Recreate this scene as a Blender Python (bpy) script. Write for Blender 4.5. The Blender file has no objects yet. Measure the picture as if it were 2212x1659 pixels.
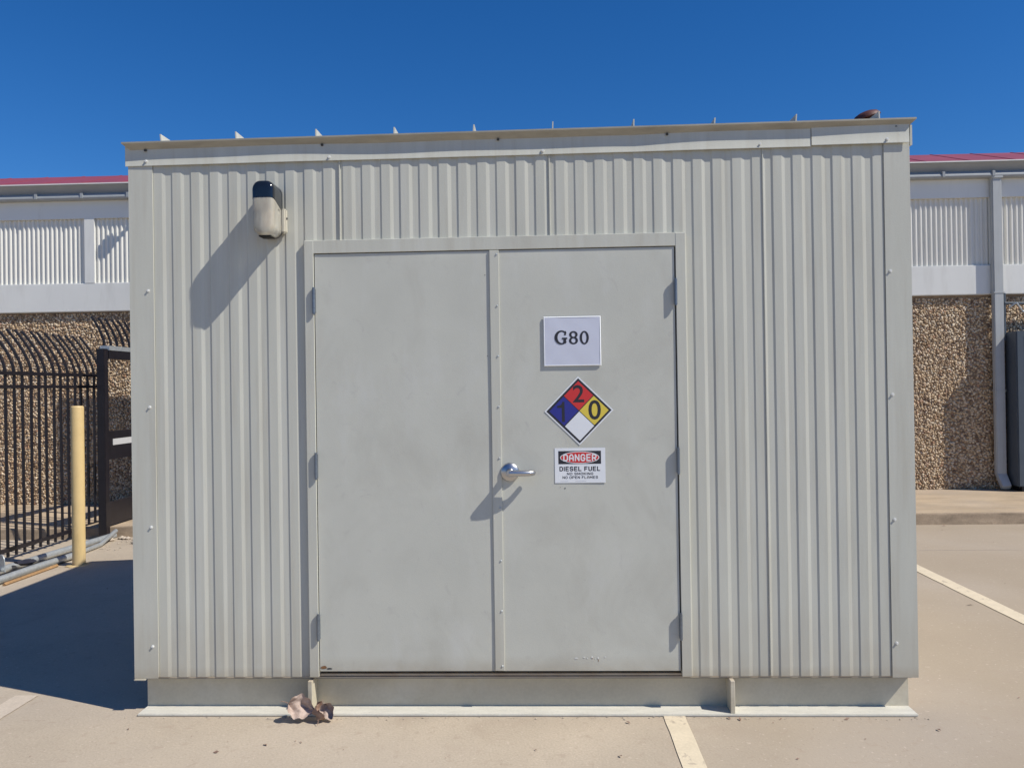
import bpy, bmesh, math, random
import numpy as np
from mathutils import Vector, Matrix
R = random.Random(7)
scene = bpy.context.scene
COL = scene.collection

# ------------------------------------------------------------------ camera
F_PX, W_PX = 1750.0, 2212.0
CAM = Vector((1.1605, -4.1061, 1.6462)); YAW, PIT, ROL = -0.03868, 0.004946, -0.0151
fwd = Vector((math.sin(YAW), math.cos(YAW), 0)); rgt = Vector((math.cos(YAW), -math.sin(YAW), 0)); upv = Vector((0, 0, 1))
fwd, upv = fwd*math.cos(PIT) + upv*math.sin(PIT), upv*math.cos(PIT) - fwd*math.sin(PIT)
rgt, upv = rgt*math.cos(ROL) + upv*math.sin(ROL), upv*math.cos(ROL) - rgt*math.sin(ROL)
cd = bpy.data.cameras.new('camera'); cam = bpy.data.objects.new('camera', cd); COL.objects.link(cam)
cd.sensor_width = 36; cd.lens = 36*F_PX/W_PX; cd.clip_start = 0.05; cd.clip_end = 3000
cam.matrix_world = Matrix((( rgt.x, upv.x, -fwd.x, CAM.x), (rgt.y, upv.y, -fwd.y, CAM.y), (rgt.z, upv.z, -fwd.z, CAM.z), (0, 0, 0, 1)))
scene.camera = cam

# ------------------------------------------------------------------ sky and sun
SUN_EL = math.radians(48.0)
SUN_AZ = math.atan2(0.927, -0.376)            # from +Y towards +X
world = bpy.data.worlds.new('World'); scene.world = world; world.use_nodes = True
wn = world.node_tree; bg = wn.nodes['Background']
sky = wn.nodes.new('ShaderNodeTexSky'); sky.sky_type = 'NISHITA'; sky.sun_disc = False
sky.sun_elevation = SUN_EL; sky.sun_rotation = SUN_AZ
sky.air_density = 1.0; sky.dust_density = 0.0; sky.ozone_density = 10.0; sky.altitude = 0
hs = wn.nodes.new('ShaderNodeHueSaturation'); hs.inputs['Saturation'].default_value = 1.19; hs.inputs['Hue'].default_value = 0.5055
wn.links.new(sky.outputs[0], hs.inputs['Color']); wn.links.new(hs.outputs[0], bg.inputs[0])
bg.inputs[1].default_value = 0.104
sd = bpy.data.lights.new('sun', 'SUN'); sd.energy = 5.0; sd.angle = math.radians(0.5); sd.color = (1.0, 0.95, 0.86)
sun = bpy.data.objects.new('sun', sd); COL.objects.link(sun)
to_sun = Vector((math.cos(SUN_EL)*math.sin(SUN_AZ), math.cos(SUN_EL)*math.cos(SUN_AZ), math.sin(SUN_EL)))
sun.rotation_euler = to_sun.to_track_quat('Z', 'Y').to_euler(); sun.location = to_sun*30
vs = scene.view_settings; vs.view_transform = 'Standard'; vs.look = 'None'; vs.exposure = 0.0; vs.gamma = 1.0; vs.use_curve_mapping = False

# ------------------------------------------------------------------ helpers
class MB:
    """collects geometry for one mesh object"""
    def __init__(s): s.v = []; s.f = []; s.m = []; s.mi = 0
    def add(s, vs_, fs):
        n = len(s.v); s.v += [tuple(p) for p in vs_]; s.f += [tuple(n+i for i in f) for f in fs]; s.m += [s.mi]*len(fs); return s
    def box(s, x0, x1, y0, y1, z0, z1):
        return s.add([(x0,y0,z0),(x1,y0,z0),(x1,y1,z0),(x0,y1,z0),(x0,y0,z1),(x1,y0,z1),(x1,y1,z1),(x0,y1,z1)],
                     [(0,3,2,1),(4,5,6,7),(0,1,5,4),(1,2,6,5),(2,3,7,6),(3,0,4,7)])
    def cyl(s, a, b, r0, r1=None, n=16, caps=True):
        r1 = r0 if r1 is None else r1
        a, b = Vector(a), Vector(b); d = (b-a).normalized()
        u = d.orthogonal().normalized(); w = d.cross(u)
        ring = lambda c, r: [tuple(c + (u*math.cos(t)+w*math.sin(t))*r) for t in [2*math.pi*i/n for i in range(n)]]
        fs = [(i, (i+1) % n, n+(i+1) % n, n+i) for i in range(n)]
        if caps: fs += [tuple(reversed(range(n))), tuple(range(n, 2*n))]
        return s.add(ring(a, r0)+ring(b, r1), fs)
    def tube(s, pts, r, n=8, caps=True, flat=None):
        """swept tube; r a number or list"""
        P = [Vector(p) for p in pts]; vs_ = []; u = None
        for i, p in enumerate(P):
            d = (P[min(i+1, len(P)-1)] - P[max(i-1, 0)]).normalized()
            if u is None: u = d.orthogonal().normalized() if flat is None else Vector(flat)
            u = (u - d*u.dot(d)).normalized(); w = d.cross(u)
            rr = r[i] if isinstance(r, (list, tuple)) else r
            vs_ += [tuple(p+(u*math.cos(t)+w*math.sin(t))*rr) for t in [2*math.pi*(k+.5)/n for k in range(n)]]
        fs = [(i*n+k, i*n+(k+1) % n, (i+1)*n+(k+1) % n, (i+1)*n+k) for i in range(len(P)-1) for k in range(n)]
        if caps: fs += [tuple(reversed(range(n))), tuple(range((len(P)-1)*n, len(P)*n))]
        return s.add(vs_, fs)
    def extrude_x(s, prof, x0, x1, close=True, nx=1, fn=None):
        """profile of (y,z) swept along x; fn(x) -> (dy,dz)"""
        n = len(prof); vs_ = []
        for k in range(nx+1):
            x = x0+(x1-x0)*k/nx; o = fn(x) if fn else (0, 0)
            vs_ += [(x, y+o[0], z+o[1]) for y, z in prof]
        m = n if close else n-1
        fs = [(k*n+i, (k+1)*n+i, (k+1)*n+(i+1) % n, k*n+(i+1) % n) for k in range(nx) for i in range(m)]
        if close: fs += [tuple(range(n)), tuple(reversed(range(nx*n, (nx+1)*n)))]
        return s.add(vs_, fs)
    def build(s, name, mat, parent=None, bevel=0, smooth=False, seg=2, label=None, cat=None, group=None, kind=None):
        me = bpy.data.meshes.new(name); me.from_pydata(s.v, [], s.f)
        mats = mat if isinstance(mat, (list, tuple)) else [mat]
        for m_ in mats: me.materials.append(m_)
        if len(mats) > 1: me.polygons.foreach_set('material_index', s.m)
        bm = bmesh.new(); bm.from_mesh(me)
        bmesh.ops.recalc_face_normals(bm, faces=bm.faces)
        if bevel:
            es = [e for e in bm.edges if len(e.link_faces) == 2 and e.calc_face_angle(0) > 0.6]
            bmesh.ops.bevel(bm, geom=es, offset=bevel, segments=seg, affect='EDGES', clamp_overlap=True)
        bm.to_mesh(me); bm.free()
        if smooth:
            for p in me.polygons: p.use_smooth = True
            try: me.set_sharp_from_angle(angle=math.radians(38))
            except Exception: pass
        o = bpy.data.objects.new(name, me); COL.objects.link(o)
        if parent is not None: o.parent = parent
        tag(o, label, cat, group, kind)
        return o
def tag(o, label=None, cat=None, group=None, kind=None):
    if label: o['label'] = label
    if cat: o['category'] = cat
    if group: o['group'] = group
    if kind: o['kind'] = kind
    return o
def thing(name, label, cat, group=None, loc=(0, 0, 0)):
    o = bpy.data.objects.new(name, None); COL.objects.link(o); o.empty_display_size = 0.1; o.location = loc
    return tag(o, label, cat, group)
def copy_of(src, parent, loc=None, rot=None):
    c = src.copy(); COL.objects.link(c); c.parent = parent
    if loc is not None: c.location = loc
    if rot is not None: c.rotation_euler = rot
    return c
def S(t): t = max(0.0, min(1.0, t)); return t*t*(3-2*t)
def g(x, y=0.0):            # the lot falls away gently to the left
    return -0.09*S((-1.4-x)/3.6)

# ------------------------------------------------------------------ materials
def mat(name, col, rough=0.6, metal=0.0, var=0.06, scale=6.0, stretch=(1, 1, 1), bump=0.0, bscale=80.0, col2=None, fine=0.0, spec=0.5, coat=0.0):
    """principled with two noise layers of colour variation and a fine bump"""
    m = bpy.data.materials.new(name); m.use_nodes = True; nt = m.node_tree; N = nt.nodes; L = nt.links
    b = N['Principled BSDF']; b.inputs['Roughness'].default_value = rough; b.inputs['Metallic'].default_value = metal
    b.inputs['Specular IOR Level'].default_value = spec; b.inputs['Coat Weight'].default_value = coat
    tc = N.new('ShaderNodeTexCoord'); mp = N.new('ShaderNodeMapping'); mp.inputs['Scale'].default_value = stretch
    L.new(tc.outputs['Object'], mp.inputs[0])
    nz = N.new('ShaderNodeTexNoise'); nz.inputs['Scale'].default_value = scale; nz.inputs['Detail'].default_value = 6; nz.inputs['Roughness'].default_value = 0.6
    L.new(mp.outputs[0], nz.inputs['Vector'])
    rp = N.new('ShaderNodeValToRGB'); rp.color_ramp.elements[0].position = 0.3; rp.color_ramp.elements[1].position = 0.72
    c2 = col2 or tuple(c*(1-var) for c in col)
    rp.color_ramp.elements[0].color = (*c2, 1); rp.color_ramp.elements[1].color = (*[min(1, c*(1+var*0.5)) for c in col], 1)
    L.new(nz.outputs['Fac'], rp.inputs[0]); out = rp.outputs[0]
    if fine:
        n2 = N.new('ShaderNodeTexNoise'); n2.inputs['Scale'].default_value = bscale; n2.inputs['Detail'].default_value = 3
        L.new(tc.outputs['Object'], n2.inputs['Vector'])
        mr = N.new('ShaderNodeMapRange'); mr.inputs[1].default_value = 0.3; mr.inputs[2].default_value = 0.7; mr.inputs[3].default_value = 1-fine; mr.inputs[4].default_value = 1+fine
        L.new(n2.outputs['Fac'], mr.inputs[0])
        mx = N.new('ShaderNodeMix'); mx.data_type = 'RGBA'; mx.blend_type = 'MULTIPLY'; mx.inputs[0].default_value = 1
        L.new(out, mx.inputs['A']); L.new(mr.outputs[0], mx.inputs['B']); out = mx.outputs['Result']
    L.new(out, b.inputs['Base Color'])
    if bump:
        n3 = N.new('ShaderNodeTexNoise'); n3.inputs['Scale'].default_value = bscale; n3.inputs['Detail'].default_value = 4
        L.new(tc.outputs['Object'], n3.inputs['Vector'])
        bp = N.new('ShaderNodeBump'); bp.inputs['Strength'].default_value = bump; bp.inputs['Distance'].default_value = 0.002
        L.new(n3.outputs['Fac'], bp.inputs['Height']); L.new(bp.outputs[0], b.inputs['Normal'])
    return m
def mixin(m, facnode_out, colr):
    """mix another colour over a material's base colour"""
    nt = m.node_tree; b = nt.nodes['Principled BSDF']; src = b.inputs['Base Color'].links[0].from_socket
    mx = nt.nodes.new('ShaderNodeMix'); mx.data_type = 'RGBA'; mx.inputs['B'].default_value = (*colr, 1)
    nt.links.new(src, mx.inputs['A']); nt.links.new(facnode_out, mx.inputs[0]); nt.links.new(mx.outputs['Result'], b.inputs['Base Color'])

SHED = (0.54, 0.537, 0.467)
M = {}
M['shed'] = mat('shed_paint', SHED, 0.5, var=0.07, scale=3.0, stretch=(3, 3, 0.5), bump=0.25, bscale=260, fine=0.02, spec=0.35)
M['door'] = mat('door_paint', (0.545, 0.545, 0.48), 0.5, var=0.07, scale=2.2, bump=0.2, bscale=220, fine=0.02, spec=0.35)
M['beam'] = mat('beam_paint', (0.55, 0.495, 0.375), 0.55, var=0.12, scale=5, bump=0.2, fine=0.03)
M['gap'] = mat('dark_gasket', (0.012, 0.012, 0.012), 0.9)
M['zinc'] = mat('galvanised_steel', (0.52, 0.55, 0.56), 0.42, metal=0.55, var=0.2, scale=25)
M['chrome'] = mat('satin_chrome', (0.50, 0.50, 0.51), 0.33, metal=1.0, var=0.03)
M['rust'] = mat('rusty_iron', (0.10, 0.032, 0.026), 0.6, metal=0.1, var=0.5, scale=30, bump=0.4)
M['dark'] = mat('lamp_hood_black', (0.010, 0.013, 0.018), 0.12, var=0.1, coat=0.5)
M['paper'] = mat('paper_in_sleeve', (0.60, 0.62, 0.71), 0.35, var=0.05, scale=9)  # blue tint stands for the sky reflected in the sleeve
M['ink'] = mat('printed_black', (0.022, 0.022, 0.03), 0.5)
M['white'] = mat('sign_white', (0.78, 0.80, 0.82), 0.4, var=0.04)
M['red'] = mat('sign_red', (0.60, 0.035, 0.035), 0.4, var=0.06)
M['blue'] = mat('sign_blue', (0.025, 0.03, 0.25), 0.4, var=0.06)
M['yellow'] = mat('sign_yellow', (0.72, 0.56, 0.075), 0.4, var=0.06)
M['cream'] = mat('bollard_paint', (0.68, 0.50, 0.235), 0.5, var=0.08, scale=5, col2=(0.62, 0.45, 0.20), bump=0.1)
M['iron'] = mat('black_fence_paint', (0.014, 0.012, 0.016), 0.45, var=0.3, scale=12)
M['concrete'] = mat('parking_concrete', (0.465, 0.39, 0.297), 0.85, var=0.14, scale=1.1, bump=0.5, bscale=90, fine=0.09, spec=0.2)
M['walk'] = mat('sidewalk_concrete', (0.47, 0.365, 0.25), 0.85, var=0.25, scale=1.6, stretch=(1, 2, 1), bump=0.5, bscale=70, fine=0.08, spec=0.2)
M['line'] = mat('line_paint', (0.68, 0.58, 0.42), 0.7, var=0.08, scale=9, bump=0.3, fine=0.05)
M['oldline'] = mat('worn_line_paint', (0.56, 0.475, 0.375), 0.8, var=0.1, scale=14, bump=0.3, fine=0.08)
M['bwhite'] = mat('building_white', (0.74, 0.735, 0.69), 0.55, var=0.04, scale=1.2)
M['corr'] = mat('corrugated_white', (0.74, 0.72, 0.65), 0.5, var=0.05, scale=2, stretch=(4, 1, .5))
M['gut'] = mat('gutter_grey', (0.33, 0.35, 0.36), 0.5, var=0.08)
M['spout'] = mat('downspout_grey', (0.44, 0.455, 0.45), 0.5, var=0.06)
M['roofred'] = mat('red_roof_metal', (0.29, 0.06, 0.08), 0.5, var=0.15, scale=1.5)
M['mortar'] = mat('aggregate_mortar', (0.28, 0.205, 0.14), 0.9, var=0.3, scale=30, bump=0.8, bscale=60)
M['slate'] = mat('cabinet_slate', (0.07, 0.088, 0.11), 0.45, var=0.1)
M['leaf'] = mat('dry_leaf', (0.30, 0.20, 0.15), 0.7, var=0.4, scale=40, col2=(0.16, 0.09, 0.06))
M['wood'] = mat('timber', (0.34, 0.20, 0.09), 0.8, var=0.3, scale=20)
M['ruby'] = mat('rubble_stone', (0.45, 0.38, 0.30), 0.9, var=0.4, scale=9, bump=0.5)
M['bolt'] = mat('dark_bolt', (0.05, 0.055, 0.06), 0.4, metal=0.6)
M['rag'] = mat('dark_cloth', (0.02, 0.02, 0.035), 0.9)
M['skin'] = mat('liner_grey', (0.2, 0.2, 0.2), 0.8)
def lens_mat():
    m = mat('lamp_lens', (0.88, 0.83, 0.70), 0.18, var=0.3, scale=16, stretch=(1, 1, 0.35), coat=0.4)
    bs = m.node_tree.nodes['Principled BSDF']; bs.inputs['Transmission Weight'].default_value = 0.55; bs.inputs['IOR'].default_value = 1.18
    return m
M['lens'] = lens_mat()
# grime rubbed into the shed's lower edge and under its seams (irregular stain patches)
def grime(m, z0, z1, colr, scale):
    nt = m.node_tree; N = nt.nodes; L = nt.links
    tc = N.new('ShaderNodeTexCoord'); sp = N.new('ShaderNodeSeparateXYZ'); L.new(tc.outputs['Object'], sp.inputs[0])
    mr = N.new('ShaderNodeMapRange'); mr.inputs[1].default_value = z0; mr.inputs[2].default_value = z1; mr.inputs[3].default_value = 1; mr.inputs[4].default_value = 0
    L.new(sp.outputs['Z'], mr.inputs[0])
    nz = N.new('ShaderNodeTexNoise'); nz.inputs['Scale'].default_value = scale; nz.inputs['Detail'].default_value = 7; L.new(tc.outputs['Object'], nz.inputs['Vector'])
    mu = N.new('ShaderNodeMath'); mu.operation = 'MULTIPLY'; L.new(mr.outputs[0], mu.inputs[0]); L.new(nz.outputs['Fac'], mu.inputs[1])
    m2 = N.new('ShaderNodeMath'); m2.operation = 'MULTIPLY'; m2.inputs[1].default_value = 0.75; L.new(mu.outputs[0], m2.inputs[0])
    mixin(m, m2.outputs[0], colr)
def streaks(m, colr, amt, sc, lo, hi, stretch=(1, 1, 1), dist=0.0):
    nt = m.node_tree; N = nt.nodes; L = nt.links
    tc = N.new('ShaderNodeTexCoord'); mp = N.new('ShaderNodeMapping'); mp.inputs['Scale'].default_value = stretch; L.new(tc.outputs['Object'], mp.inputs[0])
    nz = N.new('ShaderNodeTexNoise'); nz.inputs['Scale'].default_value = sc; nz.inputs['Detail'].default_value = 8; nz.inputs['Roughness'].default_value = 0.65; nz.inputs['Distortion'].default_value = dist
    L.new(mp.outputs[0], nz.inputs['Vector'])
    mr = N.new('ShaderNodeMapRange'); mr.inputs[1].default_value = lo; mr.inputs[2].default_value = hi; mr.inputs[3].default_value = 0; mr.inputs[4].default_value = amt
    L.new(nz.outputs['Fac'], mr.inputs[0]); mixin(m, mr.outputs[0], colr)
streaks(M['shed'], (0.40, 0.36, 0.28), 0.40, 5.0, 0.50, 0.75, (4, 4, 0.22))       # rain runs
streaks(M['shed'], (0.62, 0.62, 0.57), 0.35, 3.0, 0.52, 0.7, (5, 5, 0.15))
streaks(M['shed'], (0.36, 0.34, 0.29), 0.5, 70.0, 0.66, 0.74)
streaks(M['door'], (0.40, 0.385, 0.33), 0.40, 2.6, 0.50, 0.72, (1, 1, 0.8), 0.6)   # hand smudges and dust
streaks(M['door'], (0.40, 0.39, 0.36), 0.45, 11.0, 0.60, 0.74, (1, 1, 1), 1.0)
streaks(M['door'], (0.60, 0.605, 0.57), 0.40, 4.5, 0.55, 0.72, (1, 1, 0.35))
streaks(M['door'], (0.66, 0.66, 0.63), 0.6, 60.0, 0.72, 0.76, (1, 1, 0.25))          # scuffs
streaks(M['door'], (0.20, 0.16, 0.12), 0.6, 55.0, 0.755, 0.78)
streaks(M['line'], (0.44, 0.365, 0.275), 0.85, 24.0, 0.60, 0.66, (1, 0.5, 1), 0.5)   # worn paint
streaks(M['line'], (0.40, 0.33, 0.25), 0.7, 6.0, 0.615, 0.64, (1, 1, 1), 1.5)
streaks(M['cream'], (0.50, 0.36, 0.17), 0.6, 7.0, 0.55, 0.72, (3, 3, 0.5))
streaks(M['cream'], (0.16, 0.08, 0.04), 0.8, 26.0, 0.735, 0.76)
streaks(M['iron'], (0.10, 0.05, 0.03), 0.6, 18.0, 0.66, 0.75)
streaks(M['spout'], (0.33, 0.34, 0.33), 0.5, 4.0, 0.5, 0.7, (6, 6, 0.3))
streaks(M['bwhite'], (0.50, 0.485, 0.44), 0.45, 2.0, 0.52, 0.75, (2, 2, 0.4))
streaks(M['beam'], (0.66, 0.62, 0.52), 0.4, 4.0, 0.5, 0.7)
grime(M['beam'], 0.187, 0.15, (0.25, 0.13, 0.055), 9)
grime(M['shed'], 0.187, 0.24, (0.30, 0.23, 0.14), 22); grime(M['shed'], 0.187, 0.55, (0.42, 0.375, 0.29), 7); grime(M['door'], 0.21, 0.30, (0.34, 0.28, 0.19), 14); grime(M['cream'], 0.0, 0.16, (0.38, 0.30, 0.20), 12)
# concrete: broad stains, pale flecks and dark specks
def speck_concrete(m):
    nt = m.node_tree; N = nt.nodes; L = nt.links
    tc = N.new('ShaderNodeTexCoord')
    for sc, lo, hi, colr, amt in ((3.2, 0.56, 0.75, (0.36, 0.285, 0.215), 0.5), (0.55, 0.45, 0.7, (0.42, 0.36, 0.295), 0.55), (44, 0.63, 0.74, (0.62, 0.52, 0.42), 0.55), (16, 0.60, 0.70, (0.37, 0.295, 0.225), 0.5), (70, 0.62, 0.72, (0.30, 0.235, 0.18), 0.55), (26, 0.735, 0.77, (0.16, 0.12, 0.09), 0.6)):
        nz = N.new('ShaderNodeTexNoise'); nz.inputs['Scale'].default_value = sc; nz.inputs['Detail'].default_value = 5; nz.inputs['Distortion'].default_value = 0.4
        L.new(tc.outputs['Object'], nz.inputs['Vector'])
        mr = N.new('ShaderNodeMapRange'); mr.inputs[1].default_value = lo; mr.inputs[2].default_value = hi; mr.inputs[3].default_value = 0; mr.inputs[4].default_value = amt
        L.new(nz.outputs['Fac'], mr.inputs[0]); mixin(m, mr.outputs[0], colr)
def darken_right(m, colr, amt):  # mixes in a darker concrete tone towards the right, noisy edge
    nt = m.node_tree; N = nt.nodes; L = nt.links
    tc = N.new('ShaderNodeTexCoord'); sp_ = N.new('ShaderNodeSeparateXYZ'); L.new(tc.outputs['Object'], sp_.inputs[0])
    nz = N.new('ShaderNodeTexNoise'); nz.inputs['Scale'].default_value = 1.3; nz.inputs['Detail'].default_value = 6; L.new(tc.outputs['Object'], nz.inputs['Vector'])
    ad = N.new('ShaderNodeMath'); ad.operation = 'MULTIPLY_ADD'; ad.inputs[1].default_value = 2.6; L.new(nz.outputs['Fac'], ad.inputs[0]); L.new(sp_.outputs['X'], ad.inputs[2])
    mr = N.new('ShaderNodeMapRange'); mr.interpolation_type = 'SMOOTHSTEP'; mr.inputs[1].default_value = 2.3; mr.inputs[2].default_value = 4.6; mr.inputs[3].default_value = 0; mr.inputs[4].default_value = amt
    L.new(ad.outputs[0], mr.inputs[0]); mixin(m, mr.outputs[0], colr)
darken_right(M['concrete'], (0.345, 0.28, 0.205), 0.72)
speck_concrete(M['concrete']); speck_concrete(M['walk'])
def pebble_mat():
    m = bpy.data.materials.new('aggregate_pebbles'); m.use_nodes = True; nt = m.node_tree; N = nt.nodes; L = nt.links
    b = N['Principled BSDF']; b.inputs['Roughness'].default_value = 0.6
    ge = N.new('ShaderNodeNewGeometry'); rp = N.new('ShaderNodeValToRGB'); cr = rp.color_ramp
    cols = [(0.0, (0.15, 0.09, 0.055)), (0.2, (0.36, 0.24, 0.135)), (0.45, (0.50, 0.36, 0.215)), (0.7, (0.60, 0.46, 0.30)), (0.9, (0.68, 0.57, 0.42)), (1.0, (0.42, 0.23, 0.13))]
    cr.elements[0].position = 0; cr.elements[0].color = (*cols[0][1], 1); cr.elements[1].position = 1; cr.elements[1].color = (*cols[-1][1], 1)
    for p, c in cols[1:-1]: e = cr.elements.new(p); e.color = (*c, 1)
    L.new(ge.outputs['Random Per Island'], rp.inputs[0]); L.new(rp.outputs[0], b.inputs['Base Color'])
    return m
M['pebble'] = pebble_mat()

# ------------------------------------------------------------------ setting: lot, sidewalk, lines
CURB_Y = 5.43
def sheet(xs, ys, zf):
    mb = MB(); n = len(ys)
    mb.add([(x, y, zf(x, y)) for x in xs for y in ys], [(i*n+j, (i+1)*n+j, (i+1)*n+j+1, i*n+j+1) for i in range(len(xs)-1) for j in range(n-1)])
    return mb
gx = [-600, -60, -15, -8] + [-6+0.25*i for i in range(21)] + [0, 4, 15, 60, 600]
sheet(gx, [-600, -60, -8, -2, 0, 2, 4, CURB_Y-0.02], lambda x, y: g(x)).build('ground', M['concrete'], kind='structure')
mb = sheet(gx, [CURB_Y+0.012, 7.7], lambda x, y: g(x)+0.13)
walk = mb.build('sidewalk', M['walk'], kind='structure')
mb = MB()
for a, b_ in zip(gx[:-1], gx[1:]):
    mb.add([(a, CURB_Y-0.035, g(a)-0.05), (b_, CURB_Y-0.035, g(b_)-0.05), (b_, CURB_Y, g(b_)+0.117), (a, CURB_Y, g(a)+0.117), (a, CURB_Y+0.012, g(a)+0.13), (b_, CURB_Y+0.012, g(b_)+0.13)],
           [(0, 1, 2, 3), (3, 2, 5, 4)])
M['kerb'] = mat('dirty_kerb', (0.33, 0.255, 0.18), 0.9, var=0.35, scale=4, stretch=(1, 1, 3), bump=0.6, bscale=60, fine=0.1, spec=0.2)
mb.build('kerb', M['kerb'], walk)
mb = sheet([-600, -60, 60, 600], [CURB_Y+10, 600], lambda x, y: -0.1); mb.build('ground', M['concrete'], kind='structure')
# tooled slab joints: a thin dark groove strip each
for k, (xa, xb, ya, yb) in enumerate(((-14, 16, 3.965, 3.975), (-14, 16, -1.605, -1.595))):
    sheet([xa]+[-6+0.5*i for i in range(11)]+[xb], [ya, yb], lambda x, y: g(x)+0.002).build('slab_joint', M['oldline'], kind='structure')
def stripe(x0, x1, y0, y1, m, seed):
    r = random.Random(seed); n = 60; mb = MB(); vs_ = []
    for i in range(n+1):
        y = y0+(y1-y0)*i/n
        vs_ += [(x0+r.uniform(-.003, .003), y, g(x0)+0.004), (x1+r.uniform(-.003, .003), y, g(x1)+0.004)]
    mb.add(vs_, [(2*i, 2*i+1, 2*i+3, 2*i+2) for i in range(n)])
    return mb.build('parking_line', m, kind='structure')
stripe(1.735, 1.84, -6, 0.3, M['line'], 1)
stripe(4.375, 4.50, -6, 3.4, M['line'], 2)
stripe(-1.76, -1.63, -1.2, 0.24, M['oldline'], 3)

# ------------------------------------------------------------------ equipment shed
XL, XR, ZB, DEPTH = -0.966, 2.999, 0.187, 2.93
shed = thing('equipment_shed', 'pale grey corrugated metal equipment shed with double doors on a steel skid', 'shed')
D_RIB, PITCH, INN = 0.0039, 0.0985, 0.0
def rib_profile(x0, x1, phase):
    """(x, depth) points of the box-rib sheet; depth 0 on the outer flat, D_RIB on the inner one"""
    seg = [(0.0, 0.0), (0.043, 0.0), (0.061, D_RIB), (0.0895, D_RIB), (0.0985, 0.0)]
    pts = []; k = math.floor((x0-phase)/PITCH)-1
    while phase+k*PITCH < x1:
        jit = random.Random(int(k*7+phase*1000)); ja = jit.uniform(-.0012, .0012); jd = jit.uniform(.85, 1.15)
        for a, d in seg[:-1]: pts.append((phase+k*PITCH+a+(ja if d else 0), d*jd))
        k += 1
    out = []
    def at(x):
        for (xa, da), (xb, db) in zip(pts[:-1], pts[1:]):
            if xa <= x <= xb: return da+(db-da)*(x-xa)/max(xb-xa, 1e-9)
        return 0
    pts.append((phase+k*PITCH, 0.0))
    out = [(x0, at(x0))]+[p for p in pts if x0+1e-4 < p[0] < x1-1e-4]+[(x1, at(x1))]
    return out
def rib_sheet(name, x0, x1, z0, z1, phase, y0=0.0, parent=None, rot=0, origin=(0, 0, 0), hole=None, hem=True):
    pr = rib_profile(x0, x1, phase); mb = MB()
    def band(za, zb, xa, xb):
        q = [p for p in pr if xa <= p[0] <= xb]
        if not q: return
        if q[0][0] > xa: q = [(xa, q[0][1])]+q
        if q[-1][0] < xb: q = q+[(xb, q[-1][1])]
        n = len(q)
        mb.add([(x, y0+d, za) for x, d in q]+[(x, y0+d, zb) for x, d in q]+[(x, y0+d+0.02, za) for x, d in q],
               [(i, i+1, n+i+1, n+i) for i in range(n-1)]+[(2*n+i, 2*n+i+1, i+1, i) for i in range(n-1)])
    if hole is None: band(z0, z1, x0, x1)
    else:
        hx0, hx1, hz = hole
        if hx0 > x0: band(z0, hz, x0, min(hx0, x1))
        if hx1 < x1: band(z0, hz, max(hx1, x0), x1)
        band(hz, z1, x0, x1)
    o = mb.build(name, M['shed'], parent); o.location = origin; o.rotation_euler = (0, 0, rot)
    return o
OPEN = (-0.02, 1.85, 2.37)
ph = -0.836
xs_panel = [-0.86, 0.135, 1.208, 2.277, 2.90]
for k in range(4):
    o = rib_sheet('wall_panel', xs_panel[k], xs_panel[k+1]+(0.012 if k < 3 else 0), ZB, 2.87, ph+0.0035*k, y0=-0.0012*(k % 2), parent=shed, hole=OPEN)
# overlap seams
for x in xs_panel[1:4]:
    z0 = OPEN[2]+0.03 if x < 1.9 else ZB+0.002
    MB().box(x-0.004, x+0.0015, -0.0045, 0.004, z0, 2.86).build('seam_strip', M['shed'], shed, bevel=0.0008, seg=1)
# side and rear walls
rib_sheet('side_panel', 0, DEPTH-0.03, ZB, 2.88, 0.02, parent=shed, rot=-math.pi/2, origin=(XL+0.004, DEPTH-0.02, 0))
rib_sheet('side_panel', 0, DEPTH-0.03, ZB, 2.88, 0.02, parent=shed, rot=math.pi/2, origin=(XR-0.004, 0.01, 0))
rib_sheet('rear_panel', 0, XR-XL-0.02, ZB, 2.88, 0.02, parent=shed, rot=math.pi, origin=(XR-0.01, DEPTH, 0))
mb = MB(); mb.box(XL+0.02, XR-0.02, 0.03, DEPTH-0.03, ZB-0.02, ZB+0.004); mb.build('floor_plate', M['skin'], shed)
# corner trims (folded: front leaf and side leaf)
def trim(x0, x1, side):
    mb = MB()
    mb.extrude_x([(-0.0055, ZB-0.006), (-0.0035, ZB-0.006), (-0.0035, 2.875), (-0.0055, 2.875)], x0, x1)
    if side < 0: mb.box(x0, x0+0.002, -0.0035, 0.12, ZB-0.006, 2.875)
    else: mb.box(x1-0.002, x1, -0.0035, 0.12, ZB-0.006, 2.875)
    return mb.build('corner_trim', M['shed'], shed)
trim(XL, -0.842, -1); trim(2.872, XR, 1)
# edge return of the left trim and the shadow reveal on the right one
MB().box(-0.842, -0.8395, -0.0055, 0.004, ZB, 2.83).build('trim_return', M['shed'], shed)
for x in (XL+0.002, XR-0.122): MB().box(x, x+0.12, DEPTH+0.0055, DEPTH+0.0075, ZB-0.006, 2.875).build('corner_trim', M['shed'], shed)
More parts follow.
